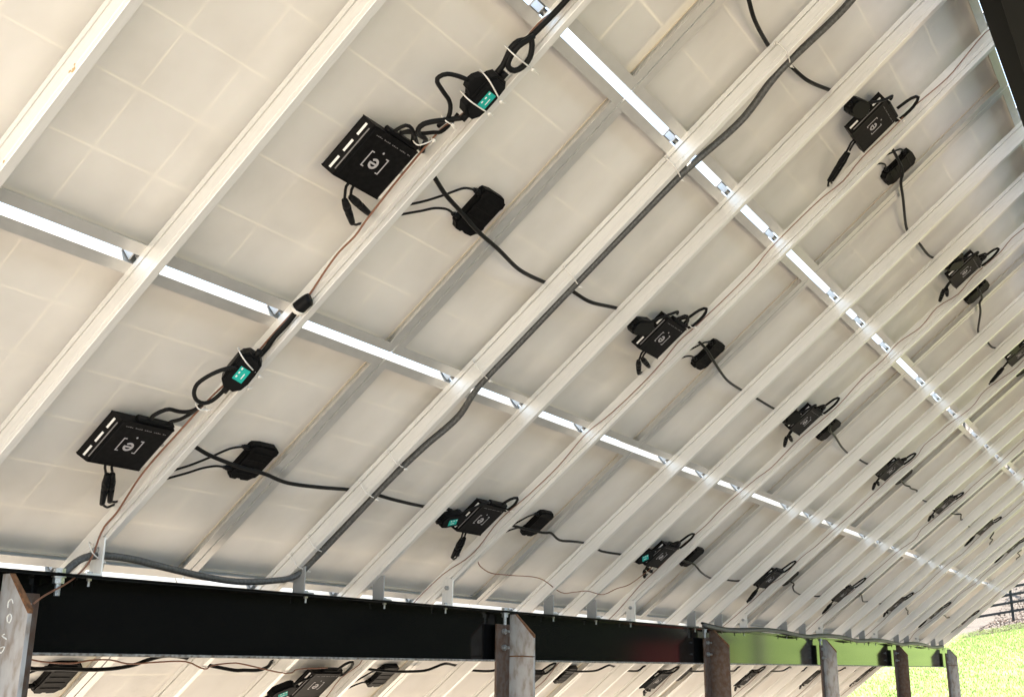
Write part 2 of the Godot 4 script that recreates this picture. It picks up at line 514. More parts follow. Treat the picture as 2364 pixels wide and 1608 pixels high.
func post(i: int) -> void:
	var x: float = POSTS[i]
	var o := thing_w("steel_post", POST_LABEL[i], "post", "", Vector3(x, 0, 0))
	var zf := -2.508
	var fm: Material = M.steel_rusty if i in [1, 2, 4] else M.steel
	var s := start()
	box(s, Vector3(-POST_HALF[i], -0.05, zf - 0.011), Vector3(POST_HALF[i], TOP_Y - 0.055, zf), 0.002)
	part(o, "flange", done(s), M.steel_rusty)
	# web plate with its near top corner cut off
	s = start()
	var d := 0.118 if i < 3 else 0.100
	var top := TOP_Y - 0.0095
	var side := PackedVector2Array([Vector2(0, -0.05), Vector2(d, -0.05), Vector2(d, top - 0.088), Vector2(0.030, top - 0.004), Vector2(0.0, top - 0.004)])
	prism(s, side, -0.006, 0.006, Transform3D(Basis(Vector3(0, 0, 1), Vector3(0, 1, 0), Vector3(-1, 0, 0)), Vector3(0, 0, zf)))
	var w := part(o, "web", done(s), M.steel if i in [0, 1, 3, 5] else fm)
	# bead of weld round the near edge
	s = start(true)
	var yw := BOT_Y + 0.022
	tube(s, PackedVector3Array([Vector3(-0.0065, yw, zf + 0.002), Vector3(-0.0068, yw + 0.001, zf + 0.05), Vector3(-0.0065, yw - 0.001, zf + d - 0.002), Vector3(0.0, yw, zf + d + 0.0006)]), 0.0028, 0.0022, 6, 0.02)
	if i in [1, 5]:
		part(w, "weld_seam", done(s), M.rust)
	# burnt edge of the cut
	s = start()
	var e := PackedVector2Array([Vector2(d + 0.0008, top - 0.100), Vector2(d + 0.0008, top - 0.0875), Vector2(0.0305, top - 0.0032), Vector2(0.026, top - 0.0032)])
	prism(s, e, -0.0072, 0.0066, Transform3D(Basis(Vector3(0, 0, 1), Vector3(0, 1, 0), Vector3(-1, 0, 0)), Vector3(0, 0, zf)))
	part(w, "cut_edge", done(s), M.rust)
	var bx: float = POST_HALF[i] * 0.55
	for b in [[-bx, TOP_Y - 0.085], [-bx, TOP_Y - 0.15], [bx, TOP_Y - 0.085], [bx, TOP_Y - 0.15]]:
		s = start()
		cyl(s, Vector3(b[0], b[1], zf - 0.001), Vector3(b[0], b[1], zf + 0.013), 0.012, 6)
		cyl(s, Vector3(b[0], b[1], zf + 0.012), Vector3(b[0], b[1], zf + 0.030), 0.0055, 8)
		part(o, "web_bolt", done(s), M.zinc)
	if i == 0:
		# chalk marks on the web, in strokes (z towards the eye, y up)
		var strokes := [
			[0.030, 1.640, 0.026, 1.627, 0.020, 1.640, 0.036, 1.636, 0.046, 1.650, 0.030, 1.648],
			[0.050, 1.668, 0.030, 1.676, 0.040, 1.680],
			[0.044, 1.709, 0.040, 1.720, 0.050, 1.727, 0.058, 1.718, 0.052, 1.706, 0.044, 1.709],
			[0.038, 1.742, 0.036, 1.755, 0.048, 1.762, 0.056, 1.752]]
		for k in strokes:
			s = start(true)
			var p := PackedVector3Array()
			for q in range(0, k.size(), 2):
				p.append(Vector3(-0.0062, k[q + 1] - 0.025, zf + k[q]))
			tube(s, p, 0.0019, 0.0014, 5, 0.01)
			part(w, "chalk_mark", done(s), M.chalk)

func hex_bolt(s: SurfaceTool, top: Vector3, r: float, length: float) -> void:
	# head above the flange, washer, nut and a thread end under it
	cyl(s, top, top + Vector3(0, r * 1.3, 0), r * 1.8, 6)
	cyl(s, top + Vector3(0, -0.0095, 0), top + Vector3(0, -0.012, 0), r * 2.2, 10)
	cyl(s, top + Vector3(0, -0.012, 0), top + Vector3(0, -0.012 - r * 1.8, 0), r * 1.7, 6)
	cyl(s, top + Vector3(0, -0.012 - r * 1.8, 0), top + Vector3(0, -length, 0), r * 0.9, 8)

func build_steel() -> void:
	beam("lower steel I-beam with a glossy black web carried on the posts", -2.3, 10.95, WEB_Z, BOT_Y, TOP_Y, 0.060, -0.045, 0.036, -0.036)
	beam("upper steel beam in dull black against the topmost panels", -3.5, 11.6, -0.200, EYE + 1.745, EYE + 1.952, 0.06, -0.127, 0.05, -0.043)
	for i in POSTS.size():
		post(i)
	# posts of the upper beam stand behind the camera and off to the right
	var s := start()
	box(s, Vector3(-0.06, -0.05, -0.06), Vector3(0.06, EYE + 1.744, 0.06), 0.004)
	for x in [-3.3, 11.4]:
		var o := thing_w("tall_post", "tall square steel post under the grass end of the upper beam" if x > 0 else "tall square steel post under the open end of the upper beam", "post", "", Vector3(x, 0, -0.2))
		part(o, "shaft", done(s) if not meshes.has("tall") else meshes.tall, M.steel)
		meshes.tall = o.get_child(0).mesh
	# angle brackets that hold each rail on the lower beam
	var fz := -2.503
	for j in range(-1, 7):
		for k in 3:
			var left := k == 2
			var u: float = RAIL_U[k] + W * j
			if u < -0.9 or u > 10.9:
				continue
			var x := u - RW if left else u
			var nth: String = ORD[(6 - j) * 3 + [1, 2, 0][k]]
			var lbl := ("pale bolted angle bracket" if left else "shade-darkened angle bracket") + " under the " + nth + " rail from the grass end"
			var o := thing_w("angle_bracket", lbl, "bracket", "brackets on the inverter rails" if left else "brackets on the plain rails", Vector3(x, TOP_Y, fz))
			var sg := -1.0 if left else 1.0
			var ss := start()
			box(ss, Vector3(minf(0, sg * 0.005), 0.0002, -0.047), Vector3(maxf(0, sg * 0.005), 0.105 if left else 0.088, 0.004), 0.0008)
			part(o, "upright", done(ss), M.rail if left else M.shaded_bracket)
			ss = start()
			box(ss, Vector3(minf(sg * 0.0052, sg * 0.05), 0.0002, -0.047), Vector3(maxf(sg * 0.0052, sg * 0.05), 0.006, 0.004), 0.0008)
			part(o, "foot", done(ss), M.rail if left else M.shaded_bracket)
			ss = start()
			cyl(ss, Vector3(sg * 0.005, 0.070, -0.022), Vector3(sg * 0.013, 0.070, -0.022), 0.0095, 6)
			cyl(ss, Vector3(sg * 0.012, 0.070, -0.022), Vector3(sg * 0.020, 0.070, -0.022), 0.0045, 8)
			part(o, "rail_bolt", done(ss), M.zinc)
			ss = start()
			hex_bolt(ss, Vector3(sg * 0.028, 0.006, -0.012), 0.0040, 0.034)
			part(o, "beam_bolt", done(ss), M.zinc)
	# large bolts through the top flange beside the posts
	for x in [-0.575, 1.58, 3.76, 6.03]:
		var o := thing_w("flange_bolt", "large zinc hex bolt through the beam flange beside the " + ("chalked post" if x < 0 else ("weld-seamed post" if x < 2 else ("rust-brown post by the red sheen" if x < 5 else "dull grey post"))), "bolt", "large bolts through the beam flange", Vector3(x, TOP_Y, -2.499))
		var ss := start()
		hex_bolt(ss, Vector3.ZERO, 0.0085, 0.058)
		part(o, "bolt", done(ss), M.zinc)

# ------------------------------------------------------------------ microinverters
func inverter_meshes() -> void:
	# x: u, y: m, extruded along v; bevelled edge with the stickers on the -u side
	var s := start()
	var o := PackedVector2Array([Vector2(-0.098, 0.001), Vector2(-0.098, 0.006), Vector2(-0.078, 0.026), Vector2(-0.074, 0.028), Vector2(0.084, 0.028), Vector2(0.090, 0.024), Vector2(0.090, 0.001)])
	var t := Transform3D(Basis(Vector3(1, 0, 0), Vector3(0, 0, 1), Vector3(0, -1, 0)), Vector3.ZERO)
	prism(s, o, -0.076, 0.076, t)
	# raised ribs along the bevel and a rim along the ends
	for y in [-0.0765, 0.0735]:
		prism(s, PackedVector2Array([Vector2(-0.099, 0.0005), Vector2(-0.099, 0.007), Vector2(-0.079, 0.0275), Vector2(-0.0745, 0.0293), Vector2(0.085, 0.0293), Vector2(0.0912, 0.0246), Vector2(0.0912, 0.0005)]), y, y + 0.003, t)
	meshes.inv_body = done(s)
	s = start()
	prism(s, PackedVector2Array([Vector2(-0.0725, 0.0281), Vector2(-0.0725, 0.0297), Vector2(-0.0700, 0.0300), Vector2(-0.0675, 0.0297), Vector2(-0.0675, 0.0281)]), -0.070, 0.070, t)
	meshes.inv_rib = done(s)
	s = start()
	var bt := Transform3D(Basis(Vector3(0.7071, 0, 0.7071), Vector3(0, 1, 0), Vector3(-0.7071, 0, 0.7071)), Vector3(-0.0885, 0, 0.0160))
	box(s, Vector3(-0.0022, -0.0170, -0.001), Vector3(0.0034, 0.0170, 0.0012), 0.0, bt)
	meshes.inv_sticker = done(s)
	s = start()
	box(s, Vector3(-0.0015, -0.062, -0.001), Vector3(0.0015, 0.062, 0.0008), 0.0, Transform3D(bt.basis, bt.origin + Vector3(0.0085, 0, 0.0085)))
	meshes.inv_strip = done(s)
	s = start()
	box(s, Vector3(0.0905, -0.078, 0.0012), Vector3(0.129, 0.078, 0.0038), 0.0006)
	box(s, Vector3(0.0905, -0.078, 0.0038), Vector3(0.093, 0.078, 0.0165), 0.0004)
	meshes.inv_flange = done(s)
	s = start()
	cyl(s, Vector3(0.108, 0.008, 0.0036), Vector3(0.108, 0.008, 0.010), 0.0055, 6)
	meshes.inv_bolt = done(s)
	# the mark: a lower-case e between square brackets, reading upside down
	s = start()
	for sg in [-1.0, 1.0]:
		var x: float = sg * 0.030
		box(s, Vector3(x - 0.0014, -0.0225, 0.0280), Vector3(x + 0.0014, 0.0225, 0.0287))
		for e in [-1.0, 1.0]:
			var xa: float = x - sg * 0.0014
			var xb: float = x - sg * 0.0085
			box(s, Vector3(minf(xa, xb), e * 0.0211 - 0.0014, 0.0280), Vector3(maxf(xa, xb), e * 0.0211 + 0.0014, 0.0287))
	meshes.inv_brackets = done(s)
	s = start()
	var ring := PackedVector2Array()
	var a0 := -20.0
	var n := 28
	for i in n + 1:
		var an := deg_to_rad(lerpf(0.0, 318.0, float(i) / n))
		ring.append(Vector2(cos(an), sin(an)) * 0.0145)
	for i in n + 1:
		var an := deg_to_rad(lerpf(318.0, 0.0, float(i) / n))
		ring.append(Vector2(cos(an), sin(an)) * 0.0085)
	var up_down := Transform3D(Basis(Vector3(-1, 0, 0), Vector3(0, -1, 0), Vector3(0, 0, 1)), Vector3(-0.001, -0.004, 0))
	prism(s, ring, 0.0280, 0.0287, up_down)
	box(s, Vector3(-0.0084, -0.0026, 0.0280), Vector3(0.0142, 0.0022, 0.02875), 0.0, up_down)
	meshes.inv_letter = done(s)
	s = start(true)
	cyl(s, Vector3(0.003, 0.030, 0.0278), Vector3(0.003, 0.030, 0.0288), 0.0028, 10)
	meshes.inv_led = done(s)
	s = start()
	for i in 22:
		if i % 5 == 4:
			continue
		box(s, Vector3(-0.052 + i * 0.0058, 0.0575, 0.0280), Vector3(-0.0485 + i * 0.0058, 0.0592 + 0.0006 * (i % 3), 0.0284))
	meshes.inv_text = done(s)
	# two leads with fat plugs on the -v side and an output cable on the +v side
	s = start(true)
	tube(s, pts([-0.004, -0.074, 0.012, -0.006, -0.090, 0.014, 0.006, -0.106, 0.014, 0.020, -0.122, 0.013]), 0.0036)
	meshes.inv_lead_a = done(s)
	s = start(true)
	tube(s, pts([0.012, -0.074, 0.012, 0.016, -0.092, 0.013, 0.030, -0.108, 0.012]), 0.0036)
	meshes.inv_lead_b = done(s)
	var plug := func(a: Vector3, b: Vector3) -> ArrayMesh:
		var q := start(true)
		tube(q, PackedVector3Array([a, a.lerp(b, 0.12), a.lerp(b, 0.3)]), 0.0075, 0.0108, 10, 0.02)
		tube(q, PackedVector3Array([a.lerp(b, 0.28), a.lerp(b, 0.55)]), 0.0108, 0.0088, 10, 0.02)
		tube(q, PackedVector3Array([a.lerp(b, 0.52), a.lerp(b, 0.9), b]), 0.0098, 0.0072, 10, 0.02)
		return done(q)
	meshes.plug_a = plug.call(Vector3(0.020, -0.122, 0.013), Vector3(0.094, -0.166, 0.012))
	meshes.plug_b = plug.call(Vector3(0.030, -0.108, 0.012), Vector3(0.116, -0.124, 0.010))
	meshes.plug_c = plug.call(Vector3(0.022, -0.120, 0.013), Vector3(0.080, -0.225, 0.012))
	meshes.plug_d = plug.call(Vector3(0.036, -0.116, 0.012), Vector3(0.098, -0.214, 0.010))
	s = start(true)
	tube(s, pts([0.094, -0.166, 0.012, 0.108, -0.166, 0.010, 0.126, -0.163, -0.001, 0.15, -0.155, -0.0052]), 0.0034)
	meshes.tail_a = done(s)
	s = start(true)
	tube(s, pts([0.116, -0.124, 0.010, 0.128, -0.122, 0.002, 0.15, -0.112, -0.0052]), 0.0034)
	meshes.tail_b = done(s)
	s = start(true)
	tube(s, pts([0.080, -0.225, 0.012, 0.104, -0.236, 0.010, 0.126, -0.234, 0.0, 0.15, -0.225, -0.0052]), 0.0034)
	meshes.tail_c = done(s)
	s = start(true)
	tube(s, pts([0.098, -0.214, 0.010, 0.122, -0.220, 0.002, 0.15, -0.215, -0.0052]), 0.0034)
	meshes.tail_d = done(s)
	s = start(true)
	tube(s, pts([-0.006, 0.074, 0.012, -0.010, 0.094, 0.022, -0.005, 0.116, 0.030, 0.014, 0.118, 0.031, 0.038, 0.108, 0.030, 0.066, 0.096, 0.020, 0.098, 0.084, 0.010, 0.118, 0.080, 0.006]), 0.0046)
	meshes.out_loop = done(s)
	s = start(true)
	tube(s, pts([0.020, 0.074, 0.012, 0.012, 0.098, 0.022, 0.024, 0.112, 0.028, 0.046, 0.100, 0.022, 0.066, 0.086, 0.012, 0.086, 0.076, 0.008]), 0.0046)
	meshes.out_loop2 = done(s)
	# boss for the output cable
	s = start()
	box(s, Vector3(-0.030, 0.0762, 0.004), Vector3(0.086, 0.088, 0.024), 0.003)
	meshes.inv_boss = done(s)

func make_inverter(variant: int) -> Node3D:
	var o := Node3D.new()
	o.name = "inverter_source"
	var b := part(o, "body", meshes.inv_body, M.box_black)
	part(b, "rib", meshes.inv_rib, M.black)
	part(b, "brackets_print", meshes.inv_brackets, M.print)
	part(b, "letter_print", meshes.inv_letter, M.print)
	part(b, "status_light", meshes.inv_led, M.print)
	part(b, "fine_print", meshes.inv_text, M.print_dim)
	part(b, "fine_print", meshes.inv_strip, M.print_dim)
	for v in [-0.050, 0.0, 0.050]:
		part(o, "sticker", meshes.inv_sticker, M.sticker, Vector3(0, v, 0))
	part(o, "cable_boss", meshes.inv_boss, M.black)
	var fl := part(o, "mounting_flange", meshes.inv_flange, M.rail)
	part(fl, "bolt", meshes.inv_bolt, M.zinc)
	part(o, "lead", meshes.inv_lead_a, M.cable)
	part(o, "lead", meshes.inv_lead_b, M.cable)
	part(o, "plug", meshes.plug_a if variant == 0 else meshes.plug_c, M.black)
	part(o, "plug", meshes.plug_b if variant == 0 else meshes.plug_d, M.black)
	part(o, "plug_tail", meshes.tail_a if variant == 0 else meshes.tail_c, M.cable)
	part(o, "plug_tail", meshes.tail_b if variant == 0 else meshes.tail_d, M.cable)
	if variant == 0:
		part(o, "output_cable", meshes.out_loop, M.cable)
		part(o, "output_cable", meshes.out_loop2, M.cable)
	return o

func build_inverters() -> void:
	inverter_meshes()
	var src := [make_inverter(0), make_inverter(1)]
	for row in [0, -1, 1, -2]:
		for k in range(-1, 8):
			if row == -2 and k > 6:
				continue
			if k == -1:
				continue
			var dv := rng.randf_range(-0.012, 0.006)
			if row == 0 and k == 0: dv = -0.018
			if row == -1 and k == 0: dv = 0.006
			if row == 0 and k == 1: dv = -0.024
			if row == -1 and k == 1: dv = 0.0
			var variant := 1 if (row == -1 and k == 0) else (0 if rng.randf() < 0.5 or k == 0 else 1)
			if k == 1:
				variant = 0 if row == 0 else 1
			var o: Node3D = src[variant].duplicate()
			o.name = numbered("microinverter")
			add_child(o)
			o.transform = Transform3D(AB * Basis(Vector3(0, 0, 1), rng.randf_range(-0.02, 0.02) if k > 1 else 0.0), aw(-0.572 + W * k, row + 0.5 + dv, 0))
			var lbl := "black microinverter, " + str(ORD[(6 if row == -2 else 7) - k]) + " from the grass end of the " + str(ROWS[row])
			var grp := "microinverters, " + str(ROWS[row])
			if k == 0 and row == 0:
				lbl = "large black microinverter with a bracketed e mark beside the looped output cable"
				grp = ""
			elif k == 0 and row == -1:
				lbl = "black microinverter with its two plugs hanging straight down side by side"
				grp = ""
			tag(o, lbl, "inverter", grp)
	src[0].free()
	src[1].free()

# trunk plug: an eight-sided black drop connector with a teal label
func connector(u: float, v: float, m: float, turn: float, label: String, group: String, tilt := 0.0, plug := true, size := 1.0, labelled := true) -> Node3D:
	var o := thing("trunk_connector", label, "connector", group, u, v, m)
	o.transform.basis = AB * Basis(Vector3(0, 0, 1), turn) * Basis(Vector3(0, 1, 0), tilt) * Basis.from_scale(Vector3.ONE * size)
	if not meshes.has("conn"):
		var s := start()
		var out := PackedVector2Array([Vector2(-0.016, 0.058), Vector2(0.016, 0.058), Vector2(0.030, 0.044), Vector2(0.033, 0.010), Vector2(0.033, -0.020), Vector2(0.028, -0.044), Vector2(0.014, -0.060), Vector2(-0.014, -0.060), Vector2(-0.030, -0.044), Vector2(-0.033, -0.020), Vector2(-0.033, 0.030), Vector2(-0.028, 0.046)])
		prism(s, out, -0.016, 0.012)
		prism(s, Geometry2D.offset_polygon(out, -0.007)[0], 0.0118, 0.0185)
		meshes.conn = done(s)
		s = start()
		prism(s, PackedVector2Array([Vector2(-0.033, 0.030), Vector2(-0.038, 0.036), Vector2(-0.050, 0.034), Vector2(-0.062, 0.020), Vector2(-0.066, 0.002), Vector2(-0.058, -0.012), Vector2(-0.046, -0.014), Vector2(-0.038, -0.022), Vector2(-0.033, -0.020)]), -0.013, 0.008)
		meshes.conn_plug = done(s)
		s = start()
		box(s, Vector3(-0.012, -0.024, 0.0185), Vector3(0.016, 0.018, 0.0193))
		meshes.conn_label = done(s)
		s = start()
		for i in 3:
			box(s, Vector3(-0.008, -0.016 + i * 0.013, 0.0193), Vector3(-0.004, -0.010 + i * 0.013, 0.0197))
		box(s, Vector3(0.006, -0.014, 0.0193), Vector3(0.0085, 0.004, 0.0197))
		meshes.conn_text = done(s)
		s = start(true)
		cyl(s, Vector3(0.0, -0.010, 0.004), Vector3(0.0, 0.010, 0.004), 0.0085, 10)
		meshes.conn_gland = done(s)
	part(o, "body", meshes.conn, M.black)
	if plug:
		part(o, "plug", meshes.conn_plug, M.black)
	if labelled:
		var l := part(o, "label", meshes.conn_label, M.teal)
		part(l, "print", meshes.conn_text, M.sticker)
	part(o, "cable_gland", meshes.conn_gland, M.black, Vector3(0.004, 0.064, 0))
	part(o, "cable_gland", meshes.conn_gland, M.black, Vector3(-0.002, -0.066, 0))
	return o

# a white tie: a thin strap round a rail or a bundle, with a head and a tail
func tie_loop(u: float, v: float, m: float, hw: float, hm: float, skew: float, label: String, group: String, tail := Vector3.ZERO) -> void:
	var s := start(true)
	var c := []
	for i in 17:
		var an := TAU * i / 16.0
		var x := signf(cos(an)) * pow(absf(cos(an)), 0.6) * hw
		var z := signf(sin(an)) * pow(absf(sin(an)), 0.6) * hm
		c.append_array([x, x * skew, z])
	tube(s, pts(c), 0.0019, 0.0019, 5, 0.01)
	box(s, Vector3(hw - 0.004, hw * skew - 0.004, hm - 0.003), Vector3(hw + 0.004, hw * skew + 0.004, hm + 0.004), 0.001)
	if tail != Vector3.ZERO:
		var st := Vector3(hw, hw * skew, hm)
		tube(s, PackedVector3Array([st, st + tail * 0.6 + Vector3(0, 0, 0.003), st + tail]), 0.0018, 0.0014, 5, 0.02)
	one("cable_tie", done(s), M.tie, label, "cable tie", group, u, v, m)

# ------------------------------------------------------------------ cabling
func build_cables() -> void:
	# thick homerun strapped to the rail
	var thick := [0.372, 1.80, 0.050, 0.372, 1.666, 0.050, 0.381, 1.562, 0.050, 0.362, 1.380, 0.052, 0.366, 1.305, 0.052, 0.398, 1.173, 0.050, 0.372, 1.012, 0.052, 0.362, 0.920, 0.052, 0.359, 0.697, 0.052, 0.359, 0.462, 0.052, 0.360, 0.240, 0.052, 0.362, 0.044, 0.052, 0.402, -0.088, 0.050, 0.380, -0.228, 0.050, 0.364, -0.369, 0.052, 0.364, -0.495, 0.052, 0.360, -0.765, 0.056, 0.335, -0.850, 0.075, 0.229, -0.872, 0.085, 0.101, -0.882, 0.090, -0.052, -0.873, 0.090, -0.219, -0.855, 0.085, -0.338, -0.842, 0.080, -0.448, -0.845, 0.078, -0.512, -0.855, 0.100, -0.556, -0.885, 0.136]
	for i in range(0, 51, 3):
		thick[i] += 0.004
		thick[i + 2] += 0.010
	cable("thick_cable", thick, 0.0105, M.cable_grey, "thick dark grey cable strapped along a rail and sagging over the beam", "cable", "", 0.02)
	var second := []
	for i in range(0, 51, 3):
		second.append_array([thick[i] + 0.014, thick[i + 1], thick[i + 2] - 0.014])
	cable("thick_cable", second, 0.008, M.cable, "second black cable half hidden behind the thick strapped cable", "cable", "", 0.02)
	for a in [1.369, 0.928, 0.489, 0.078, -0.329, -0.474, -0.738, -0.828]:
		tie_loop(0.346 - 0.006, a + 0.012, 0.040, 0.034, 0.030, -0.22, "white cable tie on the thick cable's rail, " + str(ORD[[-0.828, -0.738, -0.474, -0.329, 0.078, 0.489, 0.928, 1.369].find(a)]) + " up from the lower beam", "ties along the thick cable", Vector3(0.012, 0.002, 0.004))
	# cross cables from plug to plug
	var cross := {
		"first": [-0.430, 0.548, -0.0055, -0.399, 0.534, -0.006, -0.349, 0.521, -0.005, -0.282, 0.500, 0.000, -0.204, 0.485, 0.012, -0.104, 0.465, 0.020, 0.017, 0.450, 0.018, 0.175, 0.426, 0.008, 0.331, 0.427, -0.0055, 0.394, 0.436, -0.006, 0.454, 0.448, -0.0055, 0.586, 0.450, 0.004, 0.749, 0.475, -0.005, 0.841, 0.482, -0.004, 0.917, 0.474, 0.006],
		"second": [-0.410, -0.456, -0.0055, -0.372, -0.472, -0.006, -0.343, -0.480, -0.005, -0.279, -0.494, 0.000, -0.171, -0.500, 0.014, -0.077, -0.501, 0.020, 0.036, -0.520, 0.016, 0.181, -0.521, 0.006, 0.322, -0.516, -0.0055, 0.388, -0.514, -0.006, 0.453, -0.511, -0.0055, 0.579, -0.512, 0.002, 0.759, -0.519, -0.005, 0.847, -0.505, -0.003, 0.888, -0.498, 0.012],
		"third": [-0.02, 1.425, 0.010, 0.028, 1.412, 0.010, 0.094, 1.395, 0.010, 0.191, 1.377, 0.006, 0.336, 1.371, -0.0055, 0.403, 1.377, -0.006, 0.458, 1.386, -0.0055, 0.593, 1.402, 0.002, 0.739, 1.441, -0.005, 0.819, 1.469, -0.004, 0.885, 1.476, 0.006]}
	cable("cross_cable", cross.first, 0.0064, M.cable, "black cable drooping across the nearest junction box and between rails", "cable")
	cable("cross_cable", cross.second, 0.0062, M.cable, "black cable crossing a junction box in the row over the beam", "cable")
	cable("cross_cable", cross.third, 0.0062, M.cable, "black cable curving down from the panel with glowing lines", "cable")
	var shapes := [
		[1.30, 0.53, -0.0055, 1.352, 0.531, 0.002, 1.416, 0.525, 0.014, 1.533, 0.500, 0.020, 1.757, 0.462, 0.012, 1.989, 0.451, -0.0055, 2.085, 0.451, -0.006, 2.175, 0.454, -0.0055, 2.377, 0.454, -0.005, 2.50, 0.464, 0.004],
		[1.30, 0.51, -0.0055, 1.36, 0.51, 0.002, 1.502, 0.497, 0.014, 1.560, 0.469, 0.016, 1.682, 0.444, 0.014, 1.947, 0.397, -0.0055, 2.052, 0.393, -0.006, 2.154, 0.402, -0.0055, 2.358, 0.409, -0.005, 2.487, 0.45, 0.004],
		[1.30, 0.48, -0.0055, 1.36, 0.482, 0.002, 1.559, 0.488, 0.014, 1.625, 0.494, 0.012, 1.734, 0.467, 0.014, 1.851, 0.471, 0.010, 2.004, 0.463, -0.0055, 2.109, 0.452, -0.006, 2.197, 0.435, -0.0055, 2.396, 0.439, -0.005, 2.53, 0.455, 0.004]]
	for row in [0, -1, 1]:
		for k in range(1, 7):
			var src: Array = shapes[[0, 2, 1][[0, -1, 1].find(row)]] if k == 1 else shapes[rng.randi() % 3]
			var a := src.duplicate()
			for i in range(0, a.size(), 3):
				a[i] = a[i] + W * (k - 1)
				var mid: bool = a[i + 2] > -0.004
				a[i + 1] = a[i + 1] + row + (rng.randf_range(-0.02, 0.02) if k > 1 and mid else 0.0)
				if k > 1 and mid and i < 18:
					a[i + 2] += rng.randf_range(0.0, 0.02)
			cable("cross_cable", a, 0.0056, M.cable, "black cross cable, " + str(ORD[6 - k]) + " from the grass end of the " + str(ROWS[row]), "cable", "cross cables, " + str(ROWS[row]), 0.03)
	# ---- first trunk: coil, plug, side loop
	cable("trunk_cable", [-0.452, 1.45, 0.030, -0.458, 1.30, 0.036, -0.466, 1.15, 0.042, -0.470, 1.05, 0.048, -0.477, 0.973, 0.050, -0.486, 0.931, 0.052, -0.506, 0.913, 0.055, -0.513, 0.892, 0.058, -0.505, 0.868, 0.060, -0.497, 0.848, 0.060, -0.494, 0.825, 0.058, -0.490, 0.81, 0.058], 0.0074, M.cable, "black trunk cable running up the rail past the upper gap", "cable")
	cable("cable_coil", [-0.490, 0.940, 0.058, -0.477, 0.927, 0.068, -0.463, 0.903, 0.075, -0.464, 0.876, 0.078, -0.474, 0.858, 0.076, -0.490, 0.854, 0.072, -0.502, 0.864, 0.069, -0.508, 0.884, 0.068, -0.507, 0.905, 0.066, -0.497, 0.926, 0.064, -0.485, 0.945, 0.060], 0.0072, M.cable, "small coil of black cable tied to the rail by the upper gap", "cable")
	connector(-0.489, 0.768, 0.066, 0.0, "black trunk plug with a bright teal label and two white ties", "")
	cable("output_cable", [-0.553, 0.772, 0.060, -0.577, 0.766, 0.056, -0.605, 0.754, 0.052, -0.615, 0.737, 0.048, -0.607, 0.725, 0.045, -0.567, 0.714, 0.042, -0.534, 0.706, 0.041, -0.519, 0.694, 0.045, -0.508, 0.676, 0.048, -0.50, 0.660, 0.040, -0.495, 0.64, 0.030], 0.0056, M.cable, "black cable bowing out sideways from the teal-labelled plug", "cable")
	cable("trunk_cable", [-0.491, 0.695, 0.066, -0.492, 0.690, 0.062, -0.498, 0.682, 0.058, -0.514, 0.667, 0.055, -0.535, 0.648, 0.050, -0.551, 0.627, 0.045, -0.550, 0.609, 0.042, -0.533, 0.599, 0.038, -0.504, 0.598, 0.033, -0.486, 0.590, 0.024, -0.470, 0.577, 0.012, -0.452, 0.562, 0.004], 0.0066, M.cable, "black cable curling from the plug down to the large inverter", "cable")
	cable("output_cable", [-0.560, 0.572, 0.014, -0.548, 0.592, 0.030, -0.527, 0.604, 0.036, -0.505, 0.622, 0.040, -0.484, 0.634, 0.038, -0.470, 0.660, 0.03, -0.462, 0.69, 0.02], 0.005, M.cable, "thin black cable arching from the large inverter to the rail", "cable")
	tie_loop(-0.490, 0.795, 0.060, 0.040, 0.0265, -0.28, "white tie across the upper end of the teal-labelled plug", "", Vector3(0.022, 0.004, -0.004))
	tie_loop(-0.492, 0.742, 0.060, 0.040, 0.0265, 0.05, "white tie across the lower end of the teal-labelled plug", "", Vector3(0.020, 0.002, -0.004))
	tie_loop(-0.480, 0.886, 0.060, 0.040, 0.026, 0.04, "white tie holding the small cable coil on the rail", "", Vector3(0.030, 0.001, -0.004))
	tie_loop(-0.508, 0.667, 0.050, 0.012, 0.014, 0.1, "short white tie where two cables meet below the teal plug", "", Vector3(0.008, -0.006, 0.004))
	tie_loop(-0.505, 0.592, 0.030, 0.014, 0.016, 1.2, "short white tie on the loops above the large inverter", "", Vector3(0.010, -0.02, -0.012))
	# ---- second trunk
	var cap := thing("end_cap", "round black cable end cap strapped to the rail at the middle gap", "end cap", "", -0.470, 0.078, 0.056)
	var cs := start(true)
	tube(cs, pts([0.004, 0.024, 0.006, 0.003, 0.020, 0.004, 0.001, 0.006, 0.002, 0, -0.014, 0]), 0.0165, 0.0185, 14, 0.01)
	part(cap, "cap", done(cs), M.black)
	cs = start(true)
	tube(cs, pts([0, -0.012, 0, 0.002, -0.022, 0]), 0.0192, 0.0185, 14, 0.01)
	part(cap, "collar", done(cs), M.tie)
	cable("trunk_cable", [-0.470, 0.062, 0.056, -0.466, 0.045, 0.055, -0.463, 0.015, 0.055, -0.466, -0.038, 0.056, -0.463, -0.07, 0.058, -0.466, -0.10, 0.060], 0.0074, M.cable, "short black trunk cable between the round end cap and its plug", "cable")
	connector(-0.486, -0.152, 0.066, 0.05, "black trunk plug on the rail with its teal label turned sideways", "", -0.55, false)
	cable("output_cable", [-0.512, -0.145, 0.072, -0.524, -0.152, 0.070, -0.541, -0.172, 0.065, -0.556, -0.203, 0.060, -0.562, -0.237, 0.056, -0.550, -0.265, 0.055, -0.525, -0.285, 0.056, -0.502, -0.285, 0.059, -0.487, -0.269, 0.060, -0.481, -0.239, 0.060, -0.484, -0.220, 0.062], 0.0056, M.cable, "black cable looped in a ring below the sideways plug", "cable")
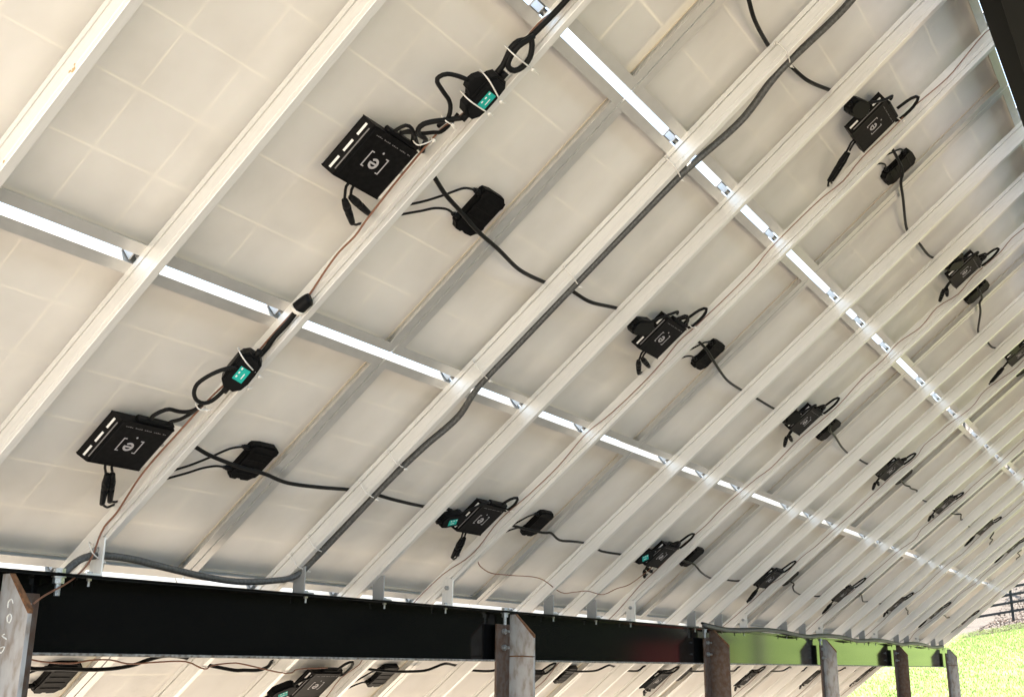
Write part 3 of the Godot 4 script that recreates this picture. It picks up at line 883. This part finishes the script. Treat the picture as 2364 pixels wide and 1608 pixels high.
	cable("output_cable", [-0.562, -0.412, 0.014, -0.570, -0.391, 0.020, -0.564, -0.366, 0.026, -0.552, -0.351, 0.030, -0.522, -0.349, 0.032, -0.500, -0.338, 0.037, -0.496, -0.316, 0.046, -0.500, -0.29, 0.053], 0.0056, M.cable, "black cable arching from the lower inverter up to the looped ring", "cable")
	cable("output_cable", [-0.505, -0.415, 0.010, -0.503, -0.398, 0.016, -0.492, -0.381, 0.022, -0.488, -0.350, 0.032, -0.490, -0.328, 0.040, -0.494, -0.300, 0.048], 0.005, M.cable, "second black cable rising beside the lower inverter's output", "cable")
	tie_loop(-0.486, -0.125, 0.060, 0.038, 0.030, -0.40, "white tie across the sideways trunk plug", "", Vector3(0.018, -0.002, -0.004))
	tie_loop(-0.470, -0.195, 0.055, 0.034, 0.024, 0.1, "white tie round the lower end of the sideways trunk plug", "", Vector3(0.012, 0.004, -0.004))
	tie_loop(-0.497, -0.302, 0.052, 0.012, 0.014, 0.2, "short white tie under the looped ring of cable", "", Vector3(0.004, 0.012, 0.004))
	tie_loop(-0.452, -0.838, 0.070, 0.028, 0.024, -0.5, "white tie with a long tail where the thick cable meets the rail", "", Vector3(0.008, -0.02, 0.004))
	# ---- plugs beside the other inverters
	for row in [0, -1, 1, -2]:
		for k in range(1, 8):
			if row == -2 and k > 6:
				continue
			var u := -0.572 + W * k
			var v: float = row + 0.47 + rng.randf_range(-0.01, 0.02)
			var teal := "dark drop plug, " + str(ORD[(6 if row == -2 else 7) - k]) + " from the grass end of the " + str(ROWS[row])
			var grp := "drop plugs, " + str(ROWS[row])
			if row == -1 and k == 1:
				teal = "dark plug with a teal square beside the inverter over the beam"
				grp = ""
			connector(u - 0.158 + rng.randf_range(-0.004, 0.008), v, 0.020, -1.05 + rng.randf_range(-0.25, 0.15), teal, grp, rng.randf_range(-0.6, -0.1) if k != 1 else -0.15, k % 2 == 0, 0.92, (row == -1 and k < 3) or (row == -2 and k == 1))
			cable("output_cable", [u - 0.135, v + 0.035, 0.022, u - 0.105, v + 0.060 + rng.randf_range(0, 0.02), 0.026, u - 0.075, v + 0.085 + rng.randf_range(0, 0.03), 0.026, u - 0.045, v + 0.115, 0.020, u - 0.025, v + 0.106, 0.014], 0.005, M.cable, "black plug cable, " + str(ORD[(6 if row == -2 else 7) - k]) + " from the grass end of the " + str(ROWS[row]), "cable", "plug cables, " + str(ROWS[row]), 0.02)
			var h := rng.randf_range(0.02, 0.07)
			cable("cable_loop", [u + 0.05, v + 0.11, 0.016, u + 0.055, v + 0.13 + h, 0.024, u + 0.075, v + 0.15 + h, 0.030, u + 0.098, v + 0.135 + h * 0.6, 0.030, u + 0.110, v + 0.105, 0.022, u + 0.112, v + 0.085, 0.012], 0.0055, M.cable, "black cable loop, " + str(ORD[(6 if row == -2 else 7) - k]) + " from the grass end of the " + str(ROWS[row]), "cable", "cable loops, " + str(ROWS[row]), 0.02)
			if row > -2 and k < 6:
				tie_loop(u + 0.112, v + 0.10, 0.016, 0.010, 0.012, 0.4, "tiny white tie, " + str(ORD[7 - k]) + " from the grass end, " + str(ROWS[row]), "ties at the inverters, " + str(ROWS[row]))
	# ---- thin copper earth wires along the inverter rails
	cable("earth_wire", [-0.446, 1.60, 0.030, -0.450, 1.25, 0.031, -0.446, 1.069, 0.030, -0.469, 0.970, 0.030, -0.462, 0.888, 0.030, -0.458, 0.808, 0.030, -0.457, 0.712, 0.030, -0.478, 0.651, 0.030, -0.478, 0.599, 0.026, -0.470, 0.536, 0.020, -0.466, 0.442, 0.020, -0.466, 0.345, 0.028, -0.461, 0.296, 0.030, -0.466, 0.241, 0.030, -0.460, 0.183, 0.030, -0.446, 0.105, 0.030, -0.446, 0.075, 0.030, -0.448, 0.018, 0.030, -0.449, -0.079, 0.030, -0.448, -0.158, 0.030, -0.463, -0.246, 0.030, -0.470, -0.322, 0.030, -0.468, -0.423, 0.026, -0.466, -0.527, 0.022, -0.468, -0.595, 0.028, -0.457, -0.669, 0.030, -0.447, -0.729, 0.030, -0.447, -0.782, 0.030, -0.455, -0.810, 0.052, -0.470, -0.826, 0.085, -0.490, -0.846, 0.115, -0.520, -0.866, 0.140, -0.560, -0.874, 0.165, -0.640, -0.862, 0.215, -0.700, -0.840, 0.262], 0.0026, M.wire, "thin copper earth wire along the near rail, dropping to the chalked post", "wire", "", 0.02)
	for k in range(1, 8):
		var u: float = RAIL_U[2] - RW - 0.005 + W * (k - 1)
		var a := []
		var v := 2.2
		while v > (-1.9 if k < 7 else -0.8):
			a.append_array([u - (0.003 if rng.randf() < 0.6 else 0.016), v, 0.028 + rng.randf_range(-0.012, 0.014)])
			v -= rng.randf_range(0.07, 0.19)
		cable("earth_wire", a, 0.0017, M.wire, "thin copper earth wire on the " + str(ORD[7 - k]) + " inverter rail from the grass end", "wire", "earth wires along the inverter rails", 0.04)
	cable("earth_wire", [1.361, -0.739, 0.000, 1.343, -0.733, 0.030, 1.438, -0.752, 0.040, 1.589, -0.749, 0.040, 1.845, -0.754, 0.030, 2.041, -0.787, 0.066, 2.150, -0.775, 0.0666, 2.272, -0.764, 0.060, 2.400, -0.77, 0.066, 2.500, -0.772, 0.05, 2.600, -0.751, 0.030, 2.683, -0.709, 0.030, 2.746, -0.612, 0.020, 2.768, -0.553, 0.010], 0.0022, M.wire, "thin copper wire hanging slack between two rails above the beam", "wire", "", 0.03)
	# ---- the row below the beam
	cable("cross_cable", [-0.420, -1.375, -0.005, -0.340, -1.379, 0.010, -0.286, -1.386, 0.030, -0.190, -1.388, 0.030, -0.066, -1.392, 0.030, 0.017, -1.385, 0.030, 0.078, -1.368, 0.030, 0.121, -1.351, 0.024, 0.200, -1.345, 0.010, 0.300, -1.370, -0.005, 0.370, -1.392, -0.006, 0.454, -1.413, -0.005, 0.556, -1.407, 0.020, 0.584, -1.394, 0.030, 0.657, -1.394, 0.030, 0.706, -1.384, 0.022, 0.745, -1.388, -0.0045, 0.775, -1.391, -0.005, 0.830, -1.401, 0.010], 0.0066, M.cable, "black cable swagged across the panels visible under the beam", "cable")
	cable("earth_wire", [-0.40, -1.345, 0.0, -0.320, -1.333, 0.040, -0.257, -1.345, 0.040, -0.167, -1.348, 0.040, -0.117, -1.334, 0.040, -0.043, -1.331, 0.040, 0.034, -1.349, 0.040, 0.094, -1.346, 0.040, 0.147, -1.340, 0.040, 0.257, -1.329, 0.045, 0.320, -1.335, 0.067, 0.350, -1.338, 0.067, 0.384, -1.343, 0.050, 0.479, -1.342, 0.040, 0.538, -1.347, 0.040, 0.72, -1.36, 0.066, 0.79, -1.362, 0.066, 0.85, -1.375, 0.040, 1.02, -1.372, 0.035], 0.0026, M.wire, "thin copper wire wandering across the panels under the beam", "wire", "", 0.03)
	for k in range(1, 6):
		var du := W * (k - 1)
		cable("cross_cable", [1.27 + du, -1.40, -0.005, 1.318 + du, -1.410, 0.010, 1.457 + du, -1.414, 0.020, 1.577 + du, -1.416, 0.020, 1.711 + du, -1.410, 0.020, 1.757 + du, -1.391, 0.020, 1.83 + du, -1.37, 0.012, 1.95 + du, -1.40, -0.0048, 2.02 + du, -1.41, -0.005, 2.12 + du, -1.42, 0.01, 2.30 + du, -1.42, 0.012, 2.37 + du, -1.40, -0.0048, 2.42 + du, -1.40, -0.005, 2.49 + du, -1.43, 0.01], 0.006, M.cable, "black cable past a junction box under the lower beam, " + str(ORD[5 - k]) + " from the grass end", "cable", "cross cables under the beam", 0.03)
	# ---- bundle lying along the beam's top edge
	for b in 2:
		var a := []
		var x := 3.7
		var i := 0
		while x < 10.9:
			var y := TOP_Y + 0.010 + b * 0.012 - (0.018 if i % 3 == 1 else 0.0)
			var z := NEAR_Z + 0.012 - b * 0.010
			a.append_array([x, y, z])
			x += 0.42 + 0.13 * (i % 2)
			i += 1
		var p := pts(a, Vector3(3.7, TOP_Y, NEAR_Z))
		var o := MeshInstance3D.new()
		o.name = numbered("beam_cable")
		o.mesh = tube_mesh(p, 0.011 - b * 0.003, -1, 7, 0.06)
		o.material_override = M.cable_grey if b == 0 else M.cable
		add_child(o)
		o.position = Vector3(3.7, TOP_Y, NEAR_Z)
		tag(o, ["thick grey cable lying in slack curves along the beam's top edge", "thinner black cable lying on the beam's top edge behind the grey one"][b], "cable")

# ------------------------------------------------------------------ ground
func ground_y(x: float, z: float) -> float:
	var r := maxf(0.0, x - 22.0)
	var t := clampf(r / 14.0, 0, 1)
	var rise := r * 0.115 + 0.25 * maxf(0.0, z + 9.0) * t * clampf(r / 34.0, 0, 1)
	var wood := maxf(0.0, x - 52.0)
	rise += wood * 0.16
	var south := maxf(0.0, -z - 14.0)
	return rise * 1.0 + 0.0 * south

func build_ground() -> void:
	# one sheet to the horizon, coarser far away
	var xs := []
	var x := -160.0
	while x < 260.0:
		xs.append(x)
		x += 2.0 if x > -12 and x < 70 else 12.0
	var zs := []
	var z := -220.0
	while z < 200.0:
		zs.append(z)
		z += 2.0 if z > -30 and z < 24 else 12.0
	var lawn := start(true)
	var wood := start(true)
	for i in xs.size() - 1:
		for j in zs.size() - 1:
			var q := []
			for c in [[0, 0], [0, 1], [1, 1], [1, 0]]:
				var px: float = xs[i + c[0]]
				var pz: float = zs[j + c[1]]
				q.append(Vector3(px, ground_y(px, pz), pz))
			quad(wood if xs[i] >= 46.0 else lawn, q[0], q[3], q[2], q[1])
	struct("lawn", done(lawn), M.lawn)
	struct("leafy_hillside", done(wood), M.leaf_ground)
	# unseen pale gravel, spread wide for its warm bounce onto the panels
	var s := start()
	box(s, Vector3(-70.0, -0.06, -70.0), Vector3(21.0, 0.012, 6.2), 0.004)
	struct("bounce_gravel", done(s), M.gravel)
	s = start()
	box(s, Vector3(-2.0, -0.04, -2.3), Vector3(20.5, 0.017, 7.6), 0.002)  # unseen dark ground added to cut the bounce under the array
	struct("added_dark_earth", done(s), M.earth)
	s = start()
	box(s, Vector3(8.5, -0.04, -24.0), Vector3(20.5, 0.016, -2.32), 0.002)  # second dark sheet added to dim the bounce at the grass end
	struct("added_dark_earth", done(s), M.earth)
	# tufts of grass where the lawn is in view
	var bl := start()
	for i in 6:
		var an := TAU * i / 6.0 + 0.4 * (i % 2)
		var d := Vector3(cos(an), 0, sin(an))
		var h := 0.07 + 0.035 * (i % 3)
		var wv := Vector3(-d.z, 0, d.x) * 0.006
		var tip := d * (0.04 + 0.01 * i) + Vector3(0, h, 0)
		var mid := d * 0.015 + Vector3(0, h * 0.6, 0)
		quad(bl, wv, mid + wv * 0.7, mid - wv * 0.7, -wv)
		tri(bl, mid + wv * 0.7, tip, mid - wv * 0.7)
	var mm := MultiMesh.new()
	mm.transform_format = MultiMesh.TRANSFORM_3D
	mm.use_colors = true
	mm.mesh = done(bl)
	mm.instance_count = 45000
	for i in mm.instance_count:
		var px := 14.0 + 33.0 * sqrt(rng.randf())
		var span := (px + 2.4)
		var pz := -span * rng.randf_range(0.06, 0.36) + rng.randf_range(-1, 1)
		var sc := rng.randf_range(0.35, 0.85)
		mm.set_instance_transform(i, Transform3D(Basis(Vector3.UP, rng.randf() * TAU).scaled(Vector3.ONE * sc), Vector3(px, ground_y(px, pz) - 0.004, pz)))
		var g := rng.randf_range(0.6, 1.25)
		mm.set_instance_color(i, Color(g * rng.randf_range(0.85, 1.25), g, g * 0.8))
	var mi := MultiMeshInstance3D.new()
	mi.name = "grass"
	mi.multimesh = mm
	mi.material_override = M.blade
	add_child(mi)
	tag(mi, "bright green grass on the slope beyond the posts", "grass")
	mi.set_meta("kind", "stuff")
	# fallen leaves by the fence
	var lf := start()
	quad(lf, Vector3(-0.07, 0.01, 0), Vector3(0, 0.03, 0.05), Vector3(0.08, 0.012, 0.01), Vector3(0.0, 0.02, -0.05))
	var lm := MultiMesh.new()
	lm.transform_format = MultiMesh.TRANSFORM_3D
	lm.use_colors = true
	lm.mesh = done(lf)
	lm.instance_count = 26000
	for i in lm.instance_count:
		var px := 44.5 + 22.0 * rng.randf() * rng.randf()
		var pz := -(px + 2.4) * rng.randf_range(0.02, 0.24)
		var sc := rng.randf_range(0.3, 0.8)
		lm.set_instance_transform(i, Transform3D(Basis.from_euler(Vector3(rng.randf_range(-0.6, 0.6), rng.randf() * TAU, rng.randf_range(-0.6, 0.6))).scaled(Vector3.ONE * sc), Vector3(px, ground_y(px, pz) + 0.015, pz)))
		var k := rng.randf()
		lm.set_instance_color(i, Color(0.15, 0.09, 0.065).lerp(Color(0.08, 0.075, 0.07), k) if k < 0.8 else Color(0.24, 0.21, 0.19))
	var li := MultiMeshInstance3D.new()
	li.name = "fallen_leaves"
	li.multimesh = lm
	li.material_override = M.leaf
	add_child(li)
	tag(li, "reddish brown fallen leaves along the foot of the fence", "leaves")
	li.set_meta("kind", "stuff")
	# post-and-rail fence up the slope
	var fa := Vector2(53.0, -16.0)
	var fb := Vector2(45.5, 2.0)
	var f := thing_w("wooden_fence", "dark wooden fence with four rails climbing the leafy hillside", "fence", "", Vector3(fa.x, ground_y(fa.x, fa.y), fa.y))
	var n := 8
	var tops := []
	for i in n + 1:
		var q := fa.lerp(fb, float(i) / n)
		tops.append(Vector3(q.x, ground_y(q.x, q.y), q.y) - f.position)
		var ss := start()
		box(ss, tops[i] + Vector3(-0.05, -0.2, -0.05), tops[i] + Vector3(0.05, 1.55, 0.05), 0.008)
		part(f, "post", done(ss), M.fence)
	for i in n:
		for h in [0.42, 0.78, 1.10, 1.42]:
			var a: Vector3 = tops[i] + Vector3(0, h, 0)
			var b: Vector3 = tops[i + 1] + Vector3(0, h, 0)
			var d := (b - a).normalized()
			var sd := d.cross(Vector3.UP).normalized()
			var t := Transform3D(Basis(d, sd.cross(d).normalized(), sd), a + Vector3(-0.06, 0, 0))
			var ss := start()
			box(ss, Vector3(-0.05, -0.05, -0.02), Vector3(a.distance_to(b) + 0.05, 0.05, 0.02), 0.004, t)
			part(f, "rail", done(ss), M.fence)
	# bare trees on the hillside behind the fence
	for i in 9:
		var px := 56.0 + 3.2 * i + rng.randf_range(-1, 1)
		var pz := -(px + 2.4) * rng.randf_range(0.05, 0.22)
		var o := thing_w("bare_tree", "bare grey tree trunk on the leafy hillside behind the fence", "tree", "bare trees behind the fence", Vector3(px, ground_y(px, pz), pz))
		var ts := start(true)
		var h := rng.randf_range(7, 11)
		var lean := Vector3(rng.randf_range(-0.6, 0.6), h, rng.randf_range(-0.6, 0.6))
		tube(ts, PackedVector3Array([Vector3(0, -0.3, 0), lean * 0.3 + Vector3(0.1, 0, 0), lean * 0.7, lean]), rng.randf_range(0.16, 0.28), 0.04, 8, 1.0)
		part(o, "trunk", done(ts), M.bark)
		ts = start(true)
		for b in 16:
			var st := lean * rng.randf_range(0.3, 0.95)
			var an := rng.randf() * TAU
			var d := Vector3(cos(an), rng.randf_range(0.4, 1.2), sin(an)) * rng.randf_range(1.0, 2.4)
			tube(ts, PackedVector3Array([st, st + d * 0.5 + Vector3(0, -0.1, 0), st + d]), 0.05, 0.012, 5, 1.0)
			for c in 4:
				var s2 := st + d * rng.randf_range(0.4, 1.0)
				tube(ts, PackedVector3Array([s2, s2 + Vector3(rng.randf_range(-0.8, 0.8), rng.randf_range(0.1, 0.9), rng.randf_range(-0.8, 0.8))]), 0.018, 0.006, 4, 1.0)
		part(o, "crown", done(ts), M.bark)

# added out of view: a hedge to blacken the web's reflection, a shed to redden it
func build_behind() -> void:
	var h := Node3D.new()
	h.name = "added_hedge"
	add_child(h)
	h.position = Vector3(0, 0, 9.0)
	tag(h, "added evergreen hedge, out of view, darkening the web reflection", "hedge")
	var s := start()
	box(s, Vector3(-24, -0.1, -0.5), Vector3(30, 3.6, 1.6), 0.3)
	part(h, "inner_growth", done(s), M.hedge)
	var lf := start()
	for i in 5:
		var an := TAU * i / 5.0
		var d := Vector3(cos(an), 0.5 * sin(an * 2.0), sin(an))
		tri(lf, Vector3.ZERO, d * 0.16 + Vector3(0.03, 0.03, 0), d * 0.16 + Vector3(-0.03, -0.03, 0.02))
		tri(lf, d * 0.05, d * 0.13 + Vector3(0, 0.07, 0), d * 0.1 + Vector3(0.04, -0.05, 0))
	var mm := MultiMesh.new()
	mm.transform_format = MultiMesh.TRANSFORM_3D
	mm.mesh = done(lf)
	mm.instance_count = 20000
	for i in mm.instance_count:
		var p := Vector3(rng.randf_range(-24, 30), rng.randf_range(0.0, 4.0), -0.55 - absf(rng.randfn(0.0, 0.18)))
		if p.y > 3.5:
			p.z = rng.randf_range(-0.6, 1.7)
		mm.set_instance_transform(i, Transform3D(Basis.from_euler(Vector3(rng.randf() * TAU, rng.randf() * TAU, 0)).scaled(Vector3.ONE * rng.randf_range(0.7, 1.5)), p))
	var mi := MultiMeshInstance3D.new()
	mi.name = "foliage"
	mi.multimesh = mm
	mi.material_override = M.hedge
	mi.set_meta("kind", "stuff")
	h.add_child(mi)
	var o := thing_w("added_red_shed", "added red shed, out of view, giving the beam its red reflection", "shed", "", Vector3(20.0, ground_y(20, 4.6), 4.6))
	s = start()
	box(s, Vector3(-1.0, -0.2, -0.6), Vector3(1.0, 2.1, 0.6), 0.01)
	part(o, "wall", done(s), M.red_paint)
	s = start()
	prism(s, PackedVector2Array([Vector2(-0.85, 2.08), Vector2(0.85, 2.08), Vector2(0.0, 2.7)]), -1.1, 1.1, Transform3D(Basis(Vector3(0, 0, 1), Vector3(0, 1, 0), Vector3(-1, 0, 0)), Vector3.ZERO))
	part(o, "roof", done(s), M.fence)
	s = start()
	box(s, Vector3(-1.02, 0.0, -0.35), Vector3(-0.998, 1.85, 0.35), 0.004)
	part(o, "door", done(s), M.red_paint)

# ------------------------------------------------------------------
func _ready() -> void:
	rng.seed = 20240611
	var th := deg_to_rad(TILT)
	AB = Basis(Vector3(1, 0, 0), Vector3(0, sin(th), cos(th)), Vector3(0, -cos(th), sin(th)))

	# camera, solved from the rails, gaps and posts
	var cam := Camera3D.new()
	cam.name = "camera"
	cam.fov = 35.65
	cam.near = 0.05
	cam.far = 800.0
	add_child(cam)
	var right := AB * Vector3(0.52873, 0.67301, 0.51721)
	var down := AB * Vector3(0.24206, -0.70360, 0.66809)
	var fwd := AB * Vector3(0.81354, -0.22804, -0.53493)
	cam.transform = Transform3D(Basis(right, -down, -fwd).orthonormalized(), aw(-2.371, 0.974, 1.853))
	cam.current = true

	var env := Environment.new()
	env.background_mode = Environment.BG_SKY
	var sky := Sky.new()
	var ps := ProceduralSkyMaterial.new()
	ps.sky_top_color = Color(0.60, 0.70, 0.80)
	ps.sky_horizon_color = Color(0.78, 0.82, 0.85)
	ps.sky_curve = 0.12
	ps.ground_bottom_color = Color(0.35, 0.33, 0.28)
	ps.ground_horizon_color = Color(0.7, 0.72, 0.7)
	ps.sky_energy_multiplier = 1.0
	sky.sky_material = ps
	env.sky = sky
	env.tonemap_mode = Environment.TONE_MAPPER_LINEAR
	env.tonemap_exposure = 5.7
	env.sdfgi_enabled = true
	env.ssao_enabled = true
	env.ssil_enabled = true
	var we := WorldEnvironment.new()
	we.name = "world_environment"
	we.environment = env
	add_child(we)

	var sun := DirectionalLight3D.new()
	sun.name = "sun"
	sun.light_energy = 1.6
	sun.light_color = Color(1.0, 0.955, 0.885)
	sun.light_angular_distance = 0.5
	sun.shadow_enabled = true
	add_child(sun)
	var to_sun := Vector3(0.26, 0.88, -0.38).normalized()
	sun.look_at_from_position(to_sun * 50.0, Vector3.ZERO)

	make_materials()
	build_ground()
	build_behind()
	build_steel()
	build_rails()
	build_panels()
	build_clamps()
	build_inverters()
	build_cables()
